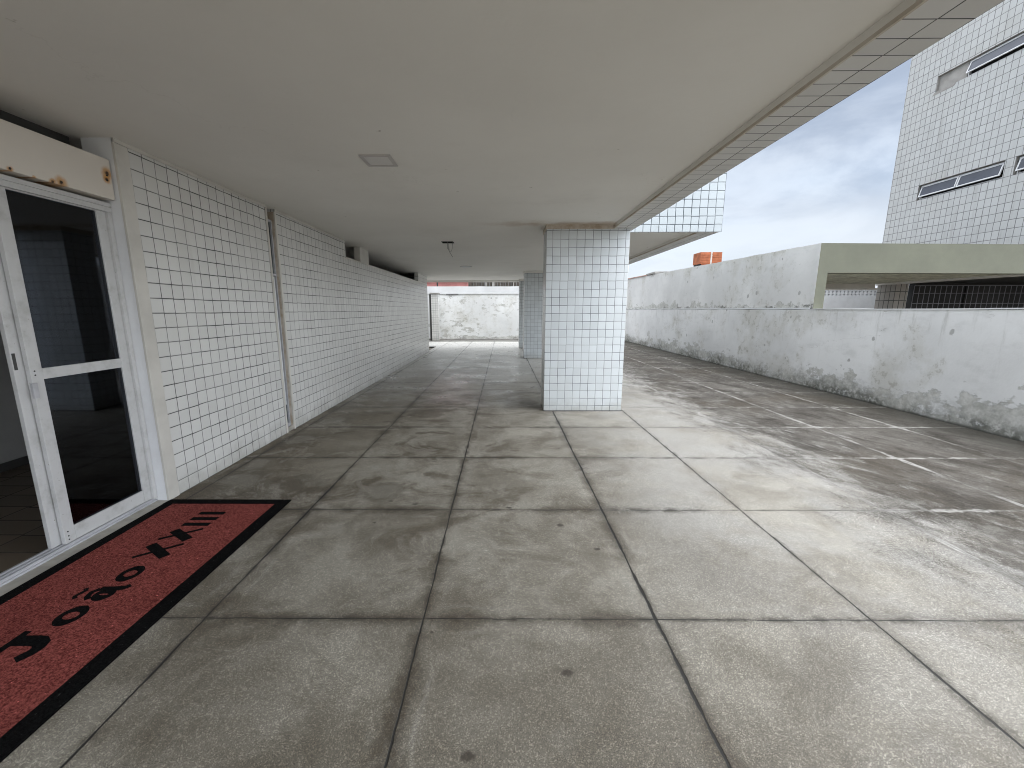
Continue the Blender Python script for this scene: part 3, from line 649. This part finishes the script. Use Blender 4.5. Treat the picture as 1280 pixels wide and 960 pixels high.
for i in range(18):
    y = 18.2+i*.19; z = 2.835+(3.06-2.835)*(y-8.325)/13.4
    mb.prism([(6.16, z-.004), (6.20, z+.035), (6.30, z+.045), (6.36, z+.01), (6.36, z-.004)], 1, y, y+.188)
tag(mb.build('coping_tiles', M['old_clay']), 'row of small reddish coping tiles on the far end of the boundary wall', 'roof tiles')
mb = MB(); mb.prism([(17.05, 2.985), (18.1, 3.0), (18.1, 3.06), (17.05, 3.075)], 0, 6.15, 6.9)
tag(mb.build('concrete_slab', M['concrete'], bevel=.01), 'short grey concrete slab end lying on top of the boundary wall', 'slab')

# far wall
fw = thing('boundary_wall', 'blotchy white end wall closing the bright far end of the passage', 'wall', (0, 21.75, 0))
mb = MB(); mb.box(-8, 6.4, 21.7, 21.9, -.1, 2.37); mb.build('wall_face', M['far_wall'], fw)
mb = MB(); mb.prism([(x, z) for x, z in [(-8, 2.37), (6.4, 2.37)]]+[(6.4-14.4*i/40, 2.757+random.uniform(-.008, .008)) for i in range(41)], 1, 21.66, 21.92); mb.build('wall_coping', M['white_plaster'], fw)
mb = MB(); mb.box(-2.95, -2.3, 21.652, 21.664, 2.345, 2.378); mb.build('shadow_gap', M['dark'], fw)
mb = MB(); mb.box(-8, 6.16, 21.45, 21.7, -.02, .06); mb.build('kerb', M['concrete'], fw, bevel=.01)
gp = thing('gate_post', 'slim white tiled gate post at the end of the long tiled wall', 'post', (-3.45, 21.2, 0))
mb = MB(); mb.o = (-3.64, 21.0, 0); mb.box(-3.62, -3.28, 21.0, 21.35, 0, 2.36); mb.build('tiled_shaft', M['tile'], gp)
mb = MB(); mb.box(-3.68, -3.22, 20.95, 21.4, 2.36, 2.41); mb.build('post_cap', M['concrete'], gp, bevel=.006)
mb = MB(); mb.box(-3.72, -3.66, 21.05, 21.3, 0, 2.34); mb.build('gate_jamb', M['dark_beam'], gp)

# house and boards beyond the far wall
hs = thing('neighbour_house', 'pink and red roofed house showing in a strip above the far end wall', 'house', (-5, 27, 0))
mb = MB(); mb.box(-9, -2.2, 26.4, 31, 0, 3.45); mb.build('wall', M['pink'], hs)
mb = MB()
for i in range(26):
    x = -9.3+i*.285; mb.prism([(26.1, 3.40), (28.7, 4.5), (28.7, 4.62), (26.1, 3.52)], 0, x, x+.27)
mb.build('roof', M['red_roof'], hs)
mb = MB(); mb.tube([(-4.1, 26.3, 2.6), (-4.1, 26.3, 3.45)], .04, 8); mb.build('downpipe', M['dark_beam'], hs)
bf = thing('board_fence', 'dark weathered board fence with pale posts above the far end wall', 'fence', (2, 25, 0))
mb = MB()
for i in range(60):
    x = -2.05+i*.16; mb.box(x, x+.152, 25+random.uniform(-.02, .02), 25.05, 1.0, 3.35+random.uniform(-.12, .12))
mb.build('boards', M['hedge'], bf)
for x in (-1.02, -.62, -.55, .62, 3.2):
    mb = MB(); mb.box(x, x+.06, 24.93, 24.98, 1.0, 3.25 if x < 2 else 3.1); mb.build('fence_post', M['concrete'], bf)

# ------------------------------------------------------------------ neighbour's carport
cp = thing('carport', 'olive green rendered carport frame with dark slatted roof behind the boundary wall', 'carport', (9, 8.4, 0))
mb = MB(); mb.box(6.2, 6.395, 8.32, 8.55, 1.0, 2.262); mb.build('post', M['green'], cp)
mb = MB(); mb.prism([(6.2, 2.262), (6.2, 2.822), (16, 2.742), (16, 2.208)], 1, 8.32, 8.55); mb.build('front_beam', M['green'], cp)
mb = MB()
for i in range(26):
    y = 8.68+i*.17; mb.box(6.40, 11.6, y, y+.07, 2.33, 2.42)
for i in range(14):
    x = 6.5+i*.4; mb.box(x, x+.06, 8.55, 13.09, 2.422, 2.47)
mb.build('roof_slats', M['wood'], cp)
mb = MB(); mb.box(6.35, 11.7, 8.55, 13.1, 2.475, 2.60); mb.box(6.35, 7.3, 13.4, 14.4, 2.5, 2.60); mb.build('roof_deck', M['dark_beam'], cp)
mb = MB(); mb.box(6.35, 11.6, 13.1, 13.4, 2.19, 2.62); mb.build('rear_beam', M['cream'], cp)

# pierced white wall at the back of the carport
pw = thing('garden_wall', 'bright white wall with two rows of small holes along its top, seen under the carport', 'wall', (10, 15.5, 0))
mb = MB(); holes = []
for r in range(2):
    for i in range(53): holes.append((8.6+i*.14, 8.6+i*.14+.06, 2.06+r*.10, 2.06+r*.10+.055))
grid_holes(mb, 1, 15.4, 6.4, 16.2, 0, 2.27, holes, .12)
mb.build('wall_face', M['pale_lattice'], pw)
mb = MB(); mb.box(6.4, 16.2, 15.53, 15.6, 0, 2.27); mb.build('wall_back', M['dark_beam'], pw)
mb = MB(); mb.box(6.4, 16.2, 15.38, 15.62, 2.272, 2.32); mb.build('wall_coping', M['drip'], pw)

# neighbour tower
nb = thing('neighbour_building', 'tall grey white tiled building with strip windows on the right', 'building', (11.8, 9, 0))
ZN = 2.36
WIN = [(10.42, 12.45, 4.60, 5.0), (8.4, 10.22, 4.60, 5.0), (9.2, 12.42, 7.36, 7.76)]
mb = MB(); mb.o = (11.8, 13.3, 0); rv = MB(); REV = []
grid_holes(mb, 0, 11.8, 8.2, 13.32, ZN, 17, WIN, .16, True, rv)  # unseen near end cut short to let more sky light through
for h_ in WIN:
    r_ = MB(); grid_holes(MB(), 0, 11.8, h_[0]-.1, h_[1]+.1, h_[2]-.1, h_[3]+.1, [h_], .16, True, r_); REV.append(r_)
mb.face([(11.8, 13.32, ZN), (24, 13.32, ZN), (24, 13.32, 17), (11.8, 13.32, 17)][::-1]); mb.face([(11.8, 8.2, ZN), (24, 8.2, ZN), (24, 8.2, 17), (11.8, 8.2, 17)])
mb.face([(11.8, 8.2, 17), (24, 8.2, 17), (24, 13.32, 17), (11.8, 13.32, 17)]); mb.face([(24, 8.2, ZN), (24, 13.32, ZN), (24, 13.32, 17), (24, 8.2, 17)])
fac = mb.build('facade', M['neighbour_tile'], nb)
for r_ in REV: r_.build('window_reveal', M['concrete'], nb)
mb = MB(); mb.box(11.83, 24, 8.3, 13.3, ZN-.02, ZN+.1); mb.build('underside', M['dark_beam'], nb)
mb = MB(); mb.box(11.79, 11.83, 8.2, 13.3, ZN-.07, ZN); mb.build('lower_edge', M['cream'], nb)
mb = MB(); mb.box(11.97, 12.0, 8.3, 13.2, 4.4, 10.7); mb.build('window_backing', M['dark'], nb)
mb = MB(); mb.box(11.86, 11.96, 11.72, 12.42, 7.36, 7.75); mb.prism([(11.95, 7.30), (12.5, 7.30), (12.44, 7.37), (11.9, 7.37)], 0, 11.795, 11.86)
mb.build('cement_patch', M['concrete'], fac)
def strip_window(ya, yb, z0, z1, n, tilt):
    """awning sashes hinged at the top; yb is the far end"""
    fm = MB(); fm.box(11.86, 11.92, ya, yb, z0, z0+.02); fm.box(11.86, 11.92, ya, yb, z1-.02, z1)
    fm.box(11.861, 11.919, ya, ya+.02, z0+.02, z1-.02); fm.box(11.861, 11.919, yb-.02, yb, z0+.02, z1-.02)
    f = fm.build('window', M['window_frame'], nb)
    for i in range(n):
        a = ya+.02+(yb-ya-.04)*i/n; b = ya+.02+(yb-ya-.04)*(i+1)/n
        H = z1-z0-.07; ct, st_ = math.cos(tilt), math.sin(tilt)
        def Pq(y, h, d): return (11.868-h*st_-d*ct, y, z1-.03-h*ct+d*st_)
        def slab(m_, y0, y1, h0, h1, d0, d1):
            A = [Pq(y0, h0, d0), Pq(y1, h0, d0), Pq(y1, h1, d0), Pq(y0, h1, d0)]; B = [Pq(y0, h0, d1), Pq(y1, h0, d1), Pq(y1, h1, d1), Pq(y0, h1, d1)]
            m_.face(A); m_.face(B[::-1])
            for k in range(4): m_.face([A[k], B[k], B[(k+1) % 4], A[(k+1) % 4]])
        s_ = MB(); w_ = .028
        slab(s_, a+.012, b-.012, 0, w_, 0, .024); slab(s_, a+.012, b-.012, H-w_, H, 0, .024); slab(s_, a+.012, a+.012+w_, w_, H-w_, 0, .0235); slab(s_, b-.012-w_, b-.012, w_, H-w_, 0, .0235)
        s_.build('sash', M['window_frame'], f)
        g_ = MB(); slab(g_, a+.03, b-.03, w_*.9, H-w_*.9, .008, .014); g_.build('pane', M['win_glass'], f)
strip_window(10.44, 12.43, 4.62, 4.98, 2, R(14))
strip_window(8.42, 10.2, 4.62, 4.98, 2, R(14))
strip_window(9.22, 11.70, 7.38, 7.74, 2, R(18))
mb = MB(); mb.o = (11.85, 12.684, 0); mb.box(11.85, 12.236, 12.684, 13.3, 0, ZN-.021); mb.build('corner_column', M['column_tile'], nb)
mb = MB(); mb.box(12.74, 23.8, 13.0, 13.2, 0, ZN-.022); mb.box(23.6, 23.8, 8.4, 13.0, 0, ZN-.02); mb.build('garage_shade_wall', M['dark'], nb)  # near-black wall standing in for the unlit interior behind the grille
gf = thing('mesh_fence', 'dark garage grille of thin pale wires between the tiled column and the frame edge', 'fence', (16, 12.6, 0))
mb = MB()
for i in range(48):
    x = 12.33+i*.16; mb.box(x, x+.011, 12.6, 12.611, 0, 2.25)
for z in (.5, .95, 1.4, 1.72, 2.02, 2.24): mb.box(12.32, 20.0, 12.588, 12.5995, z, z+.013)
mb.build('wire_mesh', M['wire'], gf)
for x in (13.9, 16.0, 18.1):
    mb = MB(); mb.box(x, x+.07, 12.615, 12.68, 0, 2.26); mb.build('fence_post', M['dark'], gf)

# clay brick pier on the carport roof edge
bp = thing('brick_pier', 'small orange hollow clay brick pier rising above the boundary wall', 'brick pier', (6.65, 13.8, 2.6))
for x0, x1 in ((6.33, 6.655), (6.70, 7.02)):
    mb = MB(); mb.box(x0, x1, 13.6, 14.1, 3.0, 3.36)
    for k in range(4): mb.box(x0+.004, x1-.004, 13.592, 13.5999, 3.03+k*.08, 3.075+k*.08)
    mb.build('brick', M['clay'], bp, bevel=.004)
mb = MB(); mb.prism([(6.655, 2.9), (6.70, 2.9), (6.715, 3.37), (6.66, 3.37)], 1, 13.597, 14.05); mb.build('mortar_joint', M['mortar'], bp)
mb = MB(); mb.box(6.40, 7.02, 13.62, 14.05, 2.6, 3.0); mb.build('pier_foot', M['clay'], bp)
mb = MB(); mb.box(6.34, 6.3999, 13.65, 14.05, 2.6, 2.9995); mb.build('hollow_end', M['dark'], bp)

# ------------------------------------------------------------------ sky, sun, camera
SUN_EL, SUN_AZ = R(38), R(124)     # azimuth measured from +Y towards +X
w = NT('World', True); scene.world = w.mat
sky = w.n('ShaderNodeTexSky', sky_type='NISHITA'); sky.sun_disc = False; sky.sun_elevation = SUN_EL; sky.sun_rotation = SUN_AZ
tc = w.n('ShaderNodeTexCoord').outputs['Generated']; sx = w.sep(tc)
zz = w.m('MAXIMUM', sx[2], 0.03)
pl = w.com(w.m('DIVIDE', sx[0], w.m('ADD', zz, .18)), w.m('DIVIDE', sx[1], w.m('ADD', zz, .18)), 0)
n1 = w.noise(pl, 1.15, 7, .55, .4); n2 = w.noise(w.vm('ADD', pl, (4, 9, 0)), 0.45, 5, .55)
grad = w.step(sx[2], 0.38, 0.9, 1.0, 5.6)
cloud = w.mix(w.step(n1, .40, .62), (1.15, 1.33, 1.64), (1.98, 2.18, 2.46))
cloud = w.mix(w.m('MULTIPLY', w.m('SUBTRACT', 1, w.step(w.m('ADD', sx[2], w.m('MULTIPLY', w.m('SUBTRACT', n2, .5), .12)), .12, .27)), .8), cloud, (2.25, 2.4, 2.6))
cloud = w.mix(w.step(sx[2], .3, .8), cloud, w.vm('MULTIPLY', cloud, (1.10, 1.0, .89)))
GA, GE = R(124), R(34)      # unseen glow around the hidden sun, added to fill the shaded passage
gd = w.vm('DOT_PRODUCT', w.vm('NORMALIZE', tc), (math.sin(GA)*math.cos(GE), math.cos(GA)*math.cos(GE), math.sin(GE)))
grad = w.m('ADD', grad, w.step(gd, .50, 1.0, 0.0, 4.2))
cl2 = w.n('ShaderNodeVectorMath', operation='SCALE'); w.lk(cloud, cl2.inputs[0]); w.lk(grad, cl2.inputs['Scale'])
colr = w.mix(w.step(n2, .45, .7, .96, .88), sky.outputs[0], cl2.outputs[0])
bg = w.n('ShaderNodeBackground'); w.lk(colr, bg.inputs[0]); bg.inputs[1].default_value = 0.10
wo = w.n('ShaderNodeOutputWorld'); w.t.links.new(bg.outputs[0], wo.inputs[0])

sl = bpy.data.lights.new('sun', 'SUN'); sl.energy = 0.5; sl.angle = R(80); sl.color = (1, .97, .93)
so = bpy.data.objects.new('sun', sl); COL.objects.link(so)
sd = Vector((math.sin(SUN_AZ)*math.cos(SUN_EL), math.cos(SUN_AZ)*math.cos(SUN_EL), math.sin(SUN_EL)))
so.rotation_euler = (-sd).to_track_quat('-Z', 'Y').to_euler(); so.location = (20, -10, 30)

cam = bpy.data.cameras.new('camera'); co = bpy.data.objects.new('camera', cam); COL.objects.link(co); scene.camera = co
cam.sensor_width = 36; cam.lens = 36*509.26/1280; cam.shift_x = 15.15/1280; cam.clip_start = .05; cam.clip_end = 2000
pitch, roll, yaw = .1797, .0014, -.0069
f0 = Vector((math.sin(yaw), math.cos(yaw), 0)); r0 = Vector((math.cos(yaw), -math.sin(yaw), 0))
f = f0*math.cos(pitch)-Vector((0, 0, 1))*math.sin(pitch); d = f.cross(r0)
rr = r0*math.cos(roll)+d*math.sin(roll); dd = -r0*math.sin(roll)+d*math.cos(roll)
Mx = Matrix((rr, -dd, -f)).transposed().to_4x4(); Mx.translation = (0, 0, 1.55)
co.matrix_world = Mx

vs = scene.view_settings
vs.view_transform = 'Standard'; vs.look = 'None'; vs.exposure = 1.92; vs.gamma = 1; vs.use_curve_mapping = False
scene.cycles.filter_width = 1.0
scene.cycles.max_bounces = 8; scene.cycles.diffuse_bounces = 5
scene.cycles.use_adaptive_sampling = True; scene.cycles.adaptive_threshold = 0.02
